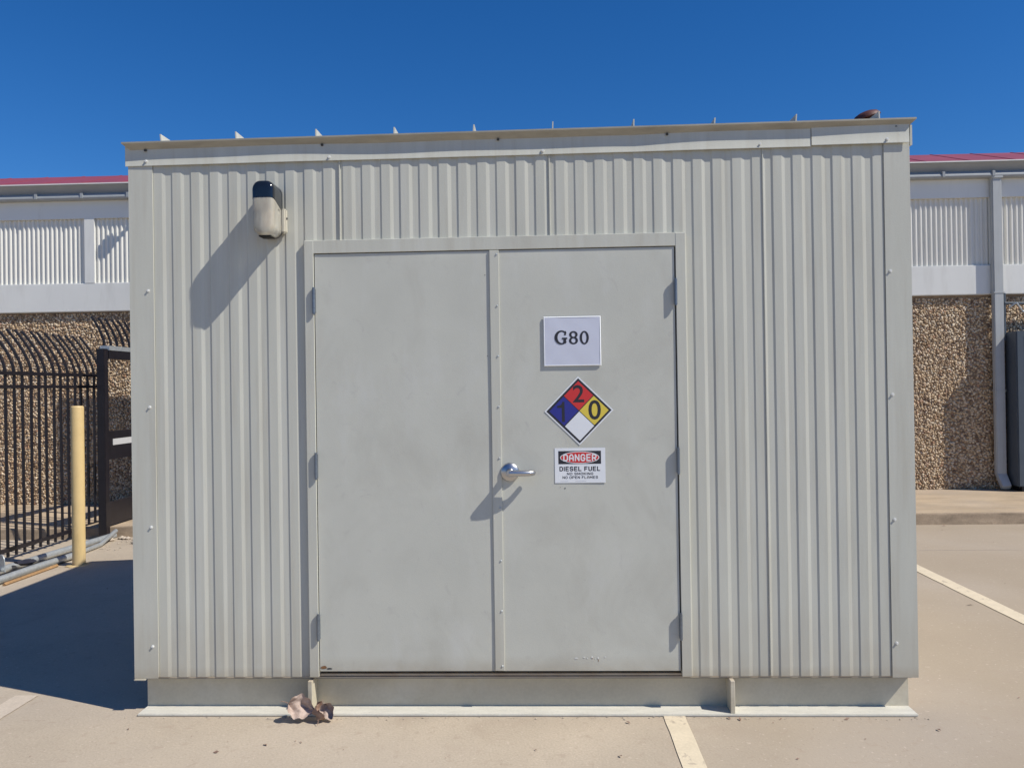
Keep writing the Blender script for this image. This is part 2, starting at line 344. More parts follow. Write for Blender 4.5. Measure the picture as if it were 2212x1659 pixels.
# fascia flashings: slightly bowed sheet
def zt(x): return 0.016*(x+0.977)/4.0
Rf = random.Random(3); PHS = [Rf.uniform(0, 6) for _ in range(4)]
def bow(x): return 0.0045*math.sin(x*1.55+PHS[0])+0.003*math.sin(x*3.3+PHS[1])+0.0014*math.sin(x*7.7+PHS[2])
prof = [(-0.0085, 2.822), (-0.0095, 2.8195), (-0.009, 2.8175), (-0.0065, 2.8175), (-0.003, 2.90), (-0.003, 2.925), (-0.006, 2.925), (-0.0072, 2.90)]
MB().extrude_x(prof, XL-0.012, 2.513, nx=60, fn=lambda x: (-abs(bow(x))*0.75-0.0005, zt(x)*0.7)).build('fascia', M['shed'], shed, smooth=True)
prof2 = [(y-0.0072, z+0.008) for y, z in prof]
MB().extrude_x(prof2, 2.516, XR-0.006, nx=24, fn=lambda x: (-0.004*math.sin((x-2.5)*3.4), zt(x)*0.5)).build('fascia', M['shed'], shed, smooth=True)
for s_, x in ((-1, XL-0.016), (1, XR+0.004)):
    MB().box(x, x+0.011, -0.004, DEPTH+0.01, 2.825, 2.925).build('side_fascia', M['shed'], shed)
MB().box(XL, XR, DEPTH+0.008, DEPTH+0.018, 2.825, 2.925).build('rear_fascia', M['shed'], shed)
# roof: deck with a folded drip edge all round and standing seams
LX0, LX1, LY0, LY1 = -0.985, 3.022, -0.038, DEPTH+0.05
roof = MB()
for (x, dz) in ((0, 0),):
    zl = lambda x_: 2.928+zt(x_)
    V = [(LX0, LY0, zl(LX0)), (LX1, LY0, zl(LX1)), (LX1, LY1, zl(LX1)), (LX0, LY1, zl(LX0)),
         (LX0, LY0, zl(LX0)+0.008), (LX1, LY0, zl(LX1)+0.008), (LX1, LY1, zl(LX1)+0.008), (LX0, LY1, zl(LX0)+0.008)]
    roof.add(V, [(0, 1, 5, 4), (1, 2, 6, 5), (2, 3, 7, 6), (3, 0, 4, 7), (4, 5, 6, 7)])
    i0, i1, j0, j1 = LX0+0.036, LX1-0.030, LY0+0.030, LY1-0.034
    roof.add([(LX0, LY0, zl(LX0)), (LX1, LY0, zl(LX1)), (LX1, LY1, zl(LX1)), (LX0, LY1, zl(LX0)),
              (i0, j0, zl(i0)-0.028), (i1, j0, zl(i1)-0.028), (i1, j1, zl(i1)-0.028), (i0, j1, zl(i0)-0.028)],
             [(0, 4, 5, 1), (1, 5, 6, 2), (2, 6, 7, 3), (3, 7, 4, 0)])
    roof.add([(i0, j0, zl(i0)-0.0285), (i1, j0, zl(i1)-0.0285), (i1, j1, zl(i1)-0.0285), (i0, j1, zl(i0)-0.0285)], [(3, 2, 1, 0)])
M['drip'] = mat('brown_drip_edge', (0.37, 0.345, 0.28), 0.55, metal=0.2, var=0.2, scale=6, stretch=(1, 4, 4))  # darker and browner than the wall sheets
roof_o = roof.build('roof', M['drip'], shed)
for x in (-0.777, -0.388, 0.023, 0.424, 0.827, 1.227, 1.633, 2.034, 2.436, 2.844):
    h = 0.034+Rf.uniform(-.004, .004); z0 = 2.936+zt(x); t = Rf.uniform(-.004, .004)
    mb = MB(); y0 = LY0+0.002+Rf.uniform(0, .006)
    mb.add([(x-.003, y0, z0), (x+.003, y0, z0), (x+.003+t, y0, z0+h), (x-.003+t, y0, z0+h), (x-.003, LY1-.01, z0), (x+.003, LY1-.01, z0), (x+.003, LY1-.01, z0+h), (x-.003, LY1-.01, z0+h)],
           [(0, 1, 2, 3), (4, 7, 6, 5), (0, 4, 5, 1), (3, 2, 6, 7), (0, 3, 7, 4), (1, 5, 6, 2)])
    mb.build('standing_seam', M['shed'], roof_o)
for x in (-0.87, 0.05, 0.95, 1.80, 2.93):
    MB().cyl((x, -0.004, 2.900+zt(x)), (x, -0.018, 2.896+zt(x)), 0.007, n=8).build('roof_bolt', M['bolt'], roof_o)
# exhaust pipe with a tilted rain cap
ex = MB().cyl((2.895, 0.22, 2.94), (2.895, 0.22, 3.03), 0.05, n=20).build('exhaust_pipe', M['rust'], shed, smooth=True)
cap = MB(); ctr = Vector((2.88, 0.22, 3.046)); ax = Vector((-0.30, -0.06, 1)).normalized()
rings = [(0.0, 0.026), (0.03, 0.023), (0.055, 0.014), (0.068, 0.0), (0.070, -0.010), (0.064, -0.012), (0.04, 0.002), (0.0, 0.008)]
u = ax.orthogonal().normalized(); w = ax.cross(u); n = 24; vv = []
for r_, h_ in rings: vv += [tuple(ctr+ax*h_+(u*math.cos(2*math.pi*i/n)+w*math.sin(2*math.pi*i/n))*max(r_, 1e-4)) for i in range(n)]
cap.add(vv, [(k*n+i, k*n+(i+1) % n, (k+1)*n+(i+1) % n, (k+1)*n+i) for k in range(len(rings)-1) for i in range(n)])
cap.build('rain_cap', M['rust'], ex, smooth=True)
# hex-head screws
def screw_mesh():
    mb = MB(); mb.cyl((0, 0.004, 0), (0, -0.0015, 0), 0.0085, n=10); mb.cyl((0, -0.0015, 0), (0, -0.0068, 0), 0.0055, n=6); return mb
scr0 = None
def screw(x, y, z, parent):
    global scr0
    if scr0 is None:
        scr0 = screw_mesh().build('screw', mat('screw_head', (0.72, 0.72, 0.68), 0.45), parent); scr0.location = (x, y, z); return scr0
    return copy_of(scr0, parent, (x, y, z))
for z in (2.175, 1.575, 0.958, 0.345): screw(-0.868, -0.0058, z, shed)
for z in (2.20, 1.585, 0.965, 0.352): screw(2.895, -0.0058, z, shed)
for x, z in ((-0.868, 2.842), (0.085, 2.838), (1.175, 2.842), (2.262, 2.846)): screw(x, -0.0115, z, shed)
screw(2.885, -0.0195, 2.852, shed)

# door frame
DF = -0.018
frame = MB().box(-0.0495, 1.8815, DF+0.0012, 0.05, 2.347, 2.4135).build('door_frame', M['shed'], shed, bevel=0.0015, seg=1)
for xa, xb in ((-0.05, -0.003), (1.833, 1.882)): MB().box(xa, xb, DF, 0.05, ZB+0.004, 2.412).build('jamb', M['shed'], frame, bevel=0.0015, seg=1)
MB().box(-0.0025, 1.8325, 0.004, 0.05, ZB+0.004, ZB+0.014).build('threshold', M['beam'], frame)
MB().box(-0.0025, 1.8325, 0.030, 0.050, ZB+0.014, 2.346).build('door_seal', M['gap'], frame)
MB().box(-0.02, 1.85, 0.052, 0.062, ZB+0.014, 2.40).build('inner_liner', M['gap'], frame)
DY = -0.0105
def slab(x0, x1, z0, z1):
    """thin steel door skin with a faintly dished, dented face"""
    nx, nz = 36, 72; mb = MB(); r = random.Random(int(x0*100)+5)
    bumps = [(r.uniform(x0, x1), r.uniform(z0, z1), r.uniform(.03, .25), r.uniform(-.0012, .0012)) for _ in range(26)]
    def y(x, z):
        e = min(x-x0, x1-x, z-z0, z1-z); k = S(e/0.03)
        return DY+k*sum(a*math.exp(-((x-bx)**2+(z-bz)**2)/(2*s_*s_)) for bx, bz, s_, a in bumps)
    mb.add([(x0+(x1-x0)*i/nx, y(x0+(x1-x0)*i/nx, z0+(z1-z0)*j/nz), z0+(z1-z0)*j/nz) for i in range(nx+1) for j in range(nz+1)],
           [(i*(nz+1)+j, (i+1)*(nz+1)+j, (i+1)*(nz+1)+j+1, i*(nz+1)+j+1) for i in range(nx) for j in range(nz)])
    mb.add([(x0, DY, z0), (x1, DY, z0), (x1, DY, z1), (x0, DY, z1), (x0, DY+.04, z0), (x1, DY+.04, z0), (x1, DY+.04, z1), (x0, DY+.04, z1)],
           [(0, 4, 5, 1), (1, 5, 6, 2), (2, 6, 7, 3), (3, 7, 4, 0), (4, 7, 6, 5)])
    return mb.build('door', M['door'], shed, smooth=True)
doorL = slab(0.0015, 0.905, 0.2185, 2.3425)
doorR = slab(0.909, 1.8265, 0.2185, 2.3425)
# hinges
hg0 = None
for door, x, zs in ((doorL, -0.0015, (2.105, 1.264, 0.445)), (doorR, 1.8295, (2.115, 1.270, 0.443))):
    for z in zs:
        if hg0 is None:
            mb = MB()
            for k in range(5): mb.cyl((0, -0.009, -0.062+k*0.0248), (0, -0.009, -0.062+k*0.0248+0.0238), 0.0075, n=12)
            mb.cyl((0, -0.009, 0.062), (0, -0.009, 0.068), 0.006, n=10); mb.cyl((0, -0.009, -0.068), (0, -0.009, -0.062), 0.006, n=10)
            mb.box(-0.0075, 0.0075, -0.009, 0.012, -0.060, 0.060)
            hg0 = mb.build('hinge', mat('hinge_steel', (0.20, 0.23, 0.27), 0.4, metal=0.7, var=0.2), door, smooth=True); hg0.location = (x, DF, z)
        else: copy_of(hg0, door, (x, DF, z))
# astragal strip with screws
ast = MB().box(0.897, 0.944, -0.0185, DY-0.0005, 0.222, 2.344).build('astragal', M['shed'], doorR, bevel=0.0012, seg=1)
r0 = None
for z in (2.322, 2.062, 1.808, 1.552, 1.293, 1.040, 0.775, 0.522, 0.245):
    if r0 is None:
        mb = MB(); mb.cyl((0, 0, 0), (0, -0.0035, 0), 0.0055, 0.003, n=10); r0 = mb.build('rivet', M['zinc'], ast); r0.location = (0.933, -0.0185, z)
    else: copy_of(r0, ast, (0.933, -0.0185, z))
# lever handle
hx, hz = 0.985, 1.222
mb = MB()
prof = [(0.048, 0.0), (0.048, -0.008), (0.046, -0.013), (0.040, -0.018), (0.030, -0.022), (0.020, -0.026), (0.0165, -0.034), (0.0155, -0.05), (0.017, -0.058), (0.017, -0.074), (0.0145, -0.078), (0.0005, -0.0785)]
n = 40; vv = []
for r_, y_ in prof: vv += [(hx+r_*math.cos(2*math.pi*i/n), DY+y_, hz+r_*math.sin(2*math.pi*i/n)) for i in range(n)]
mb.add(vv, [(k*n+i, k*n+(i+1) % n, (k+1)*n+(i+1) % n, (k+1)*n+i) for k in range(len(prof)-1) for i in range(n)])
rose = mb.build('lock_rose', M['chrome'], doorR, smooth=True)
pts = [(hx, DY-.066, hz), (hx+.03, DY-.067, hz), (hx+.065, DY-.066, hz-.001), (hx+.095, DY-.063, hz-.001), (hx+.111, DY-.057, hz-.001), (hx+.118, DY-.045, hz-.001), (hx+.119, DY-.028, hz-.001)]
MB().tube(pts, [.017, .016, .015, .0145, .014, .013, .012], n=12).build('lever', M['chrome'], rose, smooth=True)
mb = MB(); mb.box(hx-.0011, hx+.0011, DY-.0805, DY-.0775, hz-.005, hz+.005)
mb.build('keyhole', M['gap'], rose)
# chipped paint and rust spots on the right door, rust at the left door's foot
def chip(x, z, w_, h_, m, parent, name='paint_chip', y=DY-.0012, seed=0):
    r = random.Random(seed); n = 9; mb = MB()
    ring = [(x+w_*r.uniform(.6, 1.1)*math.cos(2*math.pi*i/n), y, z+h_*r.uniform(.6, 1.1)*math.sin(2*math.pi*i/n)) for i in range(n)]
    mb.add(ring+[(x, y-.0006, z)], [(i, (i+1) % n, n) for i in range(n)]); return mb.build(name, m, parent)
M['bare'] = mat('chipped_primer', (0.70, 0.69, 0.64), 0.6, var=0.1); M['rusty'] = mat('rust_stain', (0.26, 0.13, 0.055), 0.8, var=0.4, scale=60)
for i, (x, z, w_, h_) in enumerate(((1.305, .283, .010, .004), (1.345, .286, .008, .003), (1.36, .283, .004, .003), (1.385, .288, .006, .007), (1.415, .283, .005, .007), (1.45, .288, .006, .003), (1.40, .279, .003, .002))):
    chip(x, z, w_, h_, M['bare'], doorR, seed=i)
chip(1.4165, .272, .0018, .010, M['rusty'], doorR, 'rust_stain', seed=31)
chip(1.386, .281, .0015, .006, M['rusty'], doorR, 'rust_stain', seed=33)
chip(0.022, .238, .018, .010, M['rusty'], doorL, 'rust_stain', seed=41); chip(0.05, .232, .02, .004, M['gap'], doorL, 'rust_stain', seed=43)
chip(1.262, 1.137, .003, .0045, M['gap'], doorR, 'dent_mark', seed=51); chip(1.238, 1.142, .0015, .003, M['rusty'], doorR, 'dent_mark', seed=52)
chip(0.873, 2.22, .003, .002, M['gap'], doorL, 'dent_mark', seed=53); chip(0.88, 1.81, .0025, .002, M['gap'], doorL, 'dent_mark', seed=54)

# steel skid
WEB = 0.066
sk = MB().box(-0.934, 2.978, WEB, WEB+0.008, 0.012, ZB-0.008).build('skid_beam', M['beam'], shed)
MB().box(-0.936, 2.980, -0.042, WEB+0.008, 0.0015, 0.0135).build('bottom_flange', mat('sunlit_flange_paint', (0.64, 0.615, 0.53), 0.6, var=0.12, scale=7, stretch=(1, 4, 1), fine=0.05), sk, bevel=0.003, seg=2)  # flange colour is the beam paint lightened to look sunlit
MB().box(-0.955, 2.990, 0.004, WEB+0.09, ZB-0.008, ZB-0.001).build('top_flange', M['beam'], sk)
for x in (-0.046, 2.078):
    MB().box(x-0.011, x+0.011, -0.034, WEB, 0.0135, ZB-0.012).build('stiffener', M['beam'], sk, bevel=0.002, seg=1)
MB().box(-0.934, 2.978, DEPTH-0.06, DEPTH-0.05, 0.002, ZB-0.008).build('skid_beam', M['beam'], shed)
for x in (-0.934, 2.970): MB().box(x, x+0.008, WEB+0.008, DEPTH-0.06, 0.002, ZB-0.008).build('skid_beam', M['beam'], shed)
# bent lower tab of the left trim
MB().box(XL+0.004, -0.905, -0.020, 0.02, ZB-0.012, ZB-0.007).build('trim_tab', M['shed'], shed)

# ------------------------------------------------------------------ wall lamp
lamp = thing('wall_lamp', 'wall lamp with glossy black hood and cream ribbed lens on the corrugated front', 'lamp', loc=(0, 0, 0))
def lamp_outline(sc=1.0, dz=0):
    cx, z0, z1 = -0.2135, 2.424, 2.694; hw = 0.0555; pts = []
    rt, rb = 0.041, 0.042
    def arc(ax_, az_, r, a0, a1, n=9, rz=1.0):
        for i in range(n+1):
            a = math.radians(a0+(a1-a0)*i/n); pts.append((ax_+r*math.cos(a), az_+r*rz*math.sin(a)))
    arc(cx+hw-rt, z1-rt*1.1, rt, 0, 90, rz=1.1); arc(cx-hw+rt, z1-rt*1.1, rt, 90, 180, rz=1.1)
    arc(cx-hw+rb, z0+rb, rb, 180, 270); arc(cx+hw-rb, z0+rb, rb, 270, 360)
    zc = (z0+z1)/2
    return [(cx+(x-cx)*sc, zc+(z-zc)*(1-(1-sc)*0.55)) for x, z in pts]
def lamp_body(ys):
    mb = MB(); n = None
    for y, sc in ys:
        o = lamp_outline(sc); n = len(o); mb.v += [(x, y, z) for x, z in o]
    for k in range(len(ys)-1):
        mb.f += [(k*n+i, k*n+(i+1) % n, (k+1)*n+(i+1) % n, (k+1)*n+i) for i in range(n)]
    mb.f += [tuple(range(n)), tuple(range((len(ys)-1)*n, len(ys)*n))]; mb.m = [0]*len(mb.f)
    return mb
def cut(o, co, no):
    bm = bmesh.new(); bm.from_mesh(o.data); ge = bm.verts[:]+bm.edges[:]+bm.faces[:]
    r = bmesh.ops.bisect_plane(bm, geom=ge, plane_co=co, plane_no=no, clear_inner=True)
    eds = [e for e in r['geom_cut'] if isinstance(e, bmesh.types.BMEdge)]
    bmesh.ops.edgeloop_fill(bm, edges=eds); bmesh.ops.recalc_face_normals(bm, faces=bm.faces); bm.to_mesh(o.data); bm.free()
body = [(-0.030, 1.0), (-0.115, 1.0), (-0.134, 0.985), (-0.148, 0.94), (-0.155, 0.86), (-0.159, 0.70), (-0.160, 0.45)]
pc, pn = Vector((0, -0.160, 2.606)), Vector((0, 0.30, 0.9)).normalized()
hood = lamp_body([(y-(0.001 if i else 0), s_*1.012) for i, (y, s_) in enumerate(body)]).build('hood', M['dark'], lamp, smooth=True); cut(hood, pc, pn)
MB().box(-0.252, -0.176, -0.052, -0.046, 2.435, 2.60).build('reflector', M['white'], lamp)
MB().cyl((-0.2135, -0.09, 2.60), (-0.2135, -0.09, 2.47), 0.024, 0.02, n=16).build('bulb', mat('brown_bulb', (0.45, 0.33, 0.2), 0.4), lamp, smooth=True)
lens = lamp_body(body).build('lens', M['lens'], lamp, smooth=True); cut(lens, pc-pn*0.0005, -pn)
lamp_body([(-0.016, 1.0), (-0.020, 1.02), (-0.034, 1.02), (-0.038, 1.012)]).build('back_plate', M['dark'], lamp, smooth=True)
MB().box(-0.225, -0.137, -0.030, -0.001, 2.452, 2.578).build('mounting_box', mat('mount_cream', (0.62, 0.58, 0.47), 0.6), lamp, bevel=0.008)
MB().cyl((-0.1365, -0.018, 2.528), (-0.134, -0.018, 2.528), 0.006, n=10).build('fixing_screw', M['bolt'], lamp)
MB().cyl((-0.166, -0.075, 2.560), (-0.158, -0.075, 2.560), 0.006, n=10).build('hood_screw', M['chrome'], lamp)
MB().box(-0.245, -0.185, -0.13, -0.06, 2.4185, 2.4245).build('gasket', M['gap'], lamp, bevel=0.002)

# ------------------------------------------------------------------ signs on the right door
def text_mesh(body_, x0, x1, z0, z1, y, bold=0.0):
    """lettering fitted to a box on the door, built as thin mesh"""
    cu = bpy.data.curves.new('t', 'FONT'); cu.body = body_; cu.size = 1; cu.offset = bold; cu.resolution_u = 4
    ob = bpy.data.objects.new('t', cu); COL.objects.link(ob)
    bpy.context.view_layer.update()
    me = bpy.data.meshes.new_from_object(ob.evaluated_get(bpy.context.evaluated_depsgraph_get()))
    bpy.data.objects.remove(ob); bpy.data.curves.remove(cu)
    co = np.array([v.co[:] for v in me.vertices]); mn, mx = co.min(0), co.max(0)
    mb = MB(); sx, sz = (x1-x0)/(mx[0]-mn[0]), (z1-z0)/(mx[1]-mn[1])
    mb.add([(x0+(c[0]-mn[0])*sx, y, z0+(c[1]-mn[1])*sz) for c in co], [tuple(p.vertices) for p in me.polygons])
    bpy.data.meshes.remove(me); return mb
def flat(pts, y, mb=None):
    mb = mb or MB(); return mb.add([(x, y, z) for x, z in pts], [tuple(range(len(pts)))])
# G80 notice: sheet in a clear sleeve, rim folded back
note = thing('paper_notice', 'white paper notice reading G80 taped to the right door', 'notice')
nx0, nx1, nz0, nz1 = 1.165, 1.4535, 1.7525, 2.002; ny = DY-0.0085
mb = MB(); A, B = 14, 12
def ny_(x, z): return ny+0.0005*math.sin((x-nx0)*21+1.2)*math.sin((z-nz0)*17+.4)+0.0003*math.sin((x+z)*47)
mb.add([(nx0+.004+(nx1-nx0-.008)*i/A, ny_(nx0+.004+(nx1-nx0-.008)*i/A, nz0+.004+(nz1-nz0-.008)*j/B), nz0+.004+(nz1-nz0-.008)*j/B) for i in range(A+1) for j in range(B+1)],
       [(i*(B+1)+j, (i+1)*(B+1)+j, (i+1)*(B+1)+j+1, i*(B+1)+j+1) for i in range(A) for j in range(B)])
mb.build('sheet', M['paper'], note, smooth=True)
mb = MB()
o_ = [(nx0, ny+.004, nz0), (nx1, ny+.004, nz0), (nx1, ny+.004, nz1), (nx0, ny+.004, nz1)]
i_ = [(nx0+.0035, ny-.0012, nz0+.0035), (nx1-.0035, ny-.0012, nz0+.0035), (nx1-.0035, ny-.0012, nz1-.0035), (nx0+.0035, ny-.0012, nz1-.0035)]
i2 = [(nx0+.006, ny-.0006, nz0+.006), (nx1-.006, ny-.0006, nz0+.006), (nx1-.006, ny-.0006, nz1-.006), (nx0+.006, ny-.0006, nz1-.006)]
mb.add(o_+i_+i2, [(k, (k+1) % 4, 4+(k+1) % 4, 4+k) for k in range(4)]+[(4+k, 4+(k+1) % 4, 8+(k+1) % 4, 8+k) for k in range(4)])
mb.build('sleeve_rim', mat('clear_sleeve', (0.86, 0.88, 0.90), 0.2, var=0.02), note)
U = (nx1-nx0)/1260.0
def npt(px, pz): return nx0+(px-300)*U, nz1-(pz-190)*U
def ring_glyph(mb, cx, cz, rx, rz, ix, iz, a0=0, a1=360, y=0, n=48, ioff=0):
    vs_ = []
    for i in range(n+1):
        a = math.radians(a0+(a1-a0)*i/n)
        vs_ += [(*npt(cx+rx*math.cos(a), cz-rz*math.sin(a)),), (*npt(cx+ioff+ix*math.cos(a), cz-iz*math.sin(a)),)]
    return mb.add([(p[0], y, p[1]) for p in vs_], [(2*i, 2*i+2, 2*i+3, 2*i+1) for i in range(n)])
def rect_glyph(mb, x0, z0, x1, z1, y): return flat([npt(x0, z1), npt(x1, z1), npt(x1, z0), npt(x0, z0)], y, mb)
yt = ny-0.0010
G = MB(); ring_glyph(G, 692, 650, 150, 155, 92, 122, 38, 322, yt, ioff=8)
rect_glyph(G, 772, 512, 796, 602, yt-.0001); flat([npt(745, 600), npt(796, 602), npt(796, 560), npt(770, 545)], yt-.0002, G)
rect_glyph(G, 735, 660, 796, 782, yt-.0003); rect_glyph(G, 705, 655, 822, 688, yt-.0004)
G.build('lettering', M['ink'], note)
G = MB(); ring_glyph(G, 957, 592, 93, 78, 42, 47, y=yt); ring_glyph(G, 957, 722, 99, 84, 46, 50, y=yt-.0001); G.build('lettering', M['ink'], note)
G = MB(); ring_glyph(G, 1195, 662, 100, 148, 48, 116, y=yt); G.build('lettering', M['ink'], note)
# hazard diamond
dia = thing('hazard_diamond_sign', 'four colour hazard diamond sign numbered 1 2 0 on the right door', 'sign')
SB = DY-0.0025
dcx, dcz, dh = 1.3375, 1.5265, 0.1735; K = 0.1735/478.0; tilt = math.radians(0.6)
def dp(px, pz):
    x, z = (px-610)*K, -(pz-588)*K
    return dcx+x*math.cos(tilt)-z*math.sin(tilt), dcz+x*math.sin(tilt)+z*math.cos(tilt)
def dsq(h, y): return flat([dp(610, 588+h), dp(610+h, 588), dp(610, 588-h), dp(610-h, 588)], y)
mb = dsq(478, SB)
q = [dp(610, 588+478), dp(610+478, 588), dp(610, 588-478), dp(610-478, 588)]
mb.add([(x, SB, z) for x, z in q]+[(x, SB+.0012, z) for x, z in q], [(k, (k+1) % 4, 4+(k+1) % 4, 4+k) for k in range(4)])
mb.build('backing', M['white'], dia)
dsq(452, SB-.0003).build('border', M['ink'], dia)
s_ = 202
for (cx_, cz_, m_) in ((610, 378, 'red'), (402, 588, 'blue'), (820, 588, 'yellow'), (614, 800, 'white')):
    flat([dp(cx_, cz_+s_), dp(cx_+s_, cz_), dp(cx_, cz_-s_), dp(cx_-s_, cz_)], SB-.0006).build('colour_field', M[m_], dia)
flat([dp(372, 738), dp(412, 738), dp(412, 458), dp(384, 458), dp(374, 486), dp(350, 506), dp(310, 513), dp(310, 543), dp(372, 541)], SB-.0009).build('lettering', M['ink'], dia)
for t_, bx in (('2', (530, 690, 232, 470)), ('0', (740, 915, 445, 715))):
    a = dp(bx[0], bx[3]); b_ = dp(bx[1], bx[2]); text_mesh(t_, a[0], b_[0], a[1], b_[1], SB-.0009, 0.012).build('lettering', M['ink'], dia)
# danger sign
dg = thing('danger_sign', 'small white DANGER DIESEL FUEL sign below the hazard diamond', 'sign')
sx0, sx1, sz0, sz1 = 1.212, 1.4665, 1.164, 1.3395; KX = (sx1-sx0)/682.0; KZ = (sz1-sz0)/475.0
def sp(px, pz): return sx0+(px-283)*KX, sz1-(pz-1070)*KZ
def srect(a, b_, c, d, y, mb=None): return flat([sp(a, d), sp(b_, d), sp(b_, c), sp(a, c)], y, mb)
mb = srect(283, 965, 1070, 1545, SB); q = [(sx0, sz0), (sx1, sz0), (sx1, sz1), (sx0, sz1)]
mb.add([(x, SB, z) for x, z in q]+[(x, SB+.0012, z) for x, z in q], [(k, (k+1) % 4, 4+(k+1) % 4, 4+k) for k in range(4)])
mb.build('backing', M['white'], dg)
srect(332, 907, 1110, 1288, SB-.0003).build('header_panel', M['ink'], dg)
def ell(rx, rz, y): return flat([sp(620+rx*math.cos(2*math.pi*i/64), 1200-rz*math.sin(2*math.pi*i/64)) for i in range(64)], y)
ell(264, 82, SB-.0006).build('oval_rim', M['white'], dg); ell(253, 73, SB-.0009).build('oval', M['red'], dg)
GL = {'A': [[(0,0),(0,4),(1.3,6),(2.7,6),(4,4),(4,0)], [(0,2.3),(4,2.3)]], 'D': [[(0,0),(0,6),(2.8,6),(4,4.8),(4,1.2),(2.8,0),(0,0)]],
      'N': [[(0,0),(0,6),(4,0),(4,6)]], 'G': [[(4,4.8),(2.9,6),(1.1,6),(0,4.8),(0,1.2),(1.1,0),(2.9,0),(4,1.2),(4,2.7),(2.2,2.7)]],
      'E': [[(3.7,6),(0,6),(0,0),(3.7,0)], [(0,3.1),(3.2,3.1)]], 'R': [[(0,0),(0,6),(3,6),(4,5.1),(4,3.6),(3,2.7),(0,2.7)], [(2.1,2.7),(4,0)]],
      'I': [[(0,0),(0,6)]], 'S': [[(4,4.9),(3,6),(1,6),(0,5.1),(0,4),(1,3.2),(3,2.9),(4,2.1),(4,1),(3,0),(1,0),(0,1.1)]], 'L': [[(0,6),(0,0),(3.5,0)]],
      'F': [[(3.6,6),(0,6),(0,0)], [(0,3),(3.1,3)]], 'U': [[(0,6),(0,1.2),(1.1,0),(2.9,0),(4,1.2),(4,6)]], 'O': [[(1.1,0),(0,1.2),(0,4.8),(1.1,6),(2.9,6),(4,4.8),(4,1.2),(2.9,0),(1.1,0)]],
      'M': [[(0,0),(0,6),(2.4,1.6),(4.8,6),(4.8,0)]], 'K': [[(0,0),(0,6)], [(3.9,6),(0.2,2.6)], [(1.3,3.6),(4,0)]], 'P': [[(0,0),(0,6),(3,6),(4,5.1),(4,3.5),(3,2.6),(0,2.6)]]}
def stext(t_, a, b_, c, d, y, m_, wd):
    """sign lettering from mitred strokes, one mesh per line of text"""
    x = 0.0; lines = []
    for ch in t_:
        if ch == ' ': x += 3.0; continue
        w_ = max(p[0] for l in GL[ch] for p in l)
        for l in GL[ch]: lines.append([(x+p[0], p[1]) for p in l])
        x += w_+wd+1.15
    W = x-wd-1.15; mb = MB(); h = wd/2; k = 0
    fx = lambda X: a+(X+h)/(W+wd)*(b_-a); fz = lambda Z: d-(Z+h)/(6+wd)*(d-c)
    for l in lines:
        for (x0, z0), (x1, z1) in zip(l[:-1], l[1:]):
            L_ = math.hypot(x1-x0, z1-z0); ux, uz = (x1-x0)/L_*h, (z1-z0)/L_*h; e = 0.75
            q = [(x0-ux*e-uz, z0-uz*e+ux), (x0-ux*e+uz, z0-uz*e-ux), (x1+ux*e+uz, z1+uz*e-ux), (x1+ux*e-uz, z1+uz*e+ux)]
            flat([sp(fx(X), fz(Z)) for X, Z in q], y-0.000004*(k % 40), mb); k += 1
    return mb.build('lettering', m_, dg)
stext('DANGER', 398, 847, 1153, 1250, SB-.0012, M['white'], 1.35)
stext('DIESEL FUEL', 345, 895, 1322, 1385, SB-.0003, M['ink'], 1.45)
stext('NO SMOKING', 445, 800, 1403, 1438, SB-.0003, M['ink'], 1.15)
stext('NO OPEN FLAMES', 385, 862, 1452, 1488, SB-.0003, M['ink'], 1.15)
M['grey'] = mat('grey_print', (.4, .4, .42), .5)
for a, b_ in ((355, 460), (555, 705)): srect(a, b_, 1522, 1525, SB-.0003).build('fine_print', M['grey'], dg)

# ------------------------------------------------------------------ warehouse behind
wh = thing('warehouse', 'long white corrugated building with pebble wall and red metal roof behind the shed', 'building')
WX0, WX1, SY = -16.0, 18.0, 7.52
MB().box(WX0, WX1, SY, SY+9, -0.15, 2.85).build('stone_wall', M['mortar'], wh)
MB().box(WX0, WX1, 7.46, SY+9, 2.852, 3.268).build('wall_band', M['bwhite'], wh, bevel=0.01)
MB().box(WX0, WX1, 7.46, SY+9, 4.21, 4.60).build('upper_fascia', M['bwhite'], wh)
MB().box(WX0, WX1, 7.56, SY+9, 3.27, 4.208).build('upper_wall', M['bwhite'], wh)
# corrugated infill sheets between piers
piers = [-15.9, -12.65, -9.05, -5.50, -1.9, 1.7, 5.3, 7.43, 8.9, 12.5, 16.1, 17.9]
for p in piers[1:-1]: MB().box(p, p+0.145, 7.458, 7.56, 3.269, 4.209).build('pier', M['bwhite'], wh)
def corr_sheet(x0, x1):
    mb = MB(); pitch = 0.0695; pts = []; n = int((x1-x0)/pitch*8)
    for i in range(n+1):
        x = x0+(x1-x0)*i/n; c = math.cos(2*math.pi*x/pitch); pts.append((x, 7.500+0.0115*math.tanh(2.0*c)/math.tanh(2.0)))
    m_ = len(pts); mb.add([(x, y, 3.27) for x, y in pts]+[(x, y, 4.208) for x, y in pts], [(i, i+1, m_+i+1, m_+i) for i in range(m_-1)])
    return mb.build('corrugated_sheet', M['corr'], wh, smooth=True)
for a, b_ in zip(piers[:-1], piers[1:]): corr_sheet(a+0.145, b_)
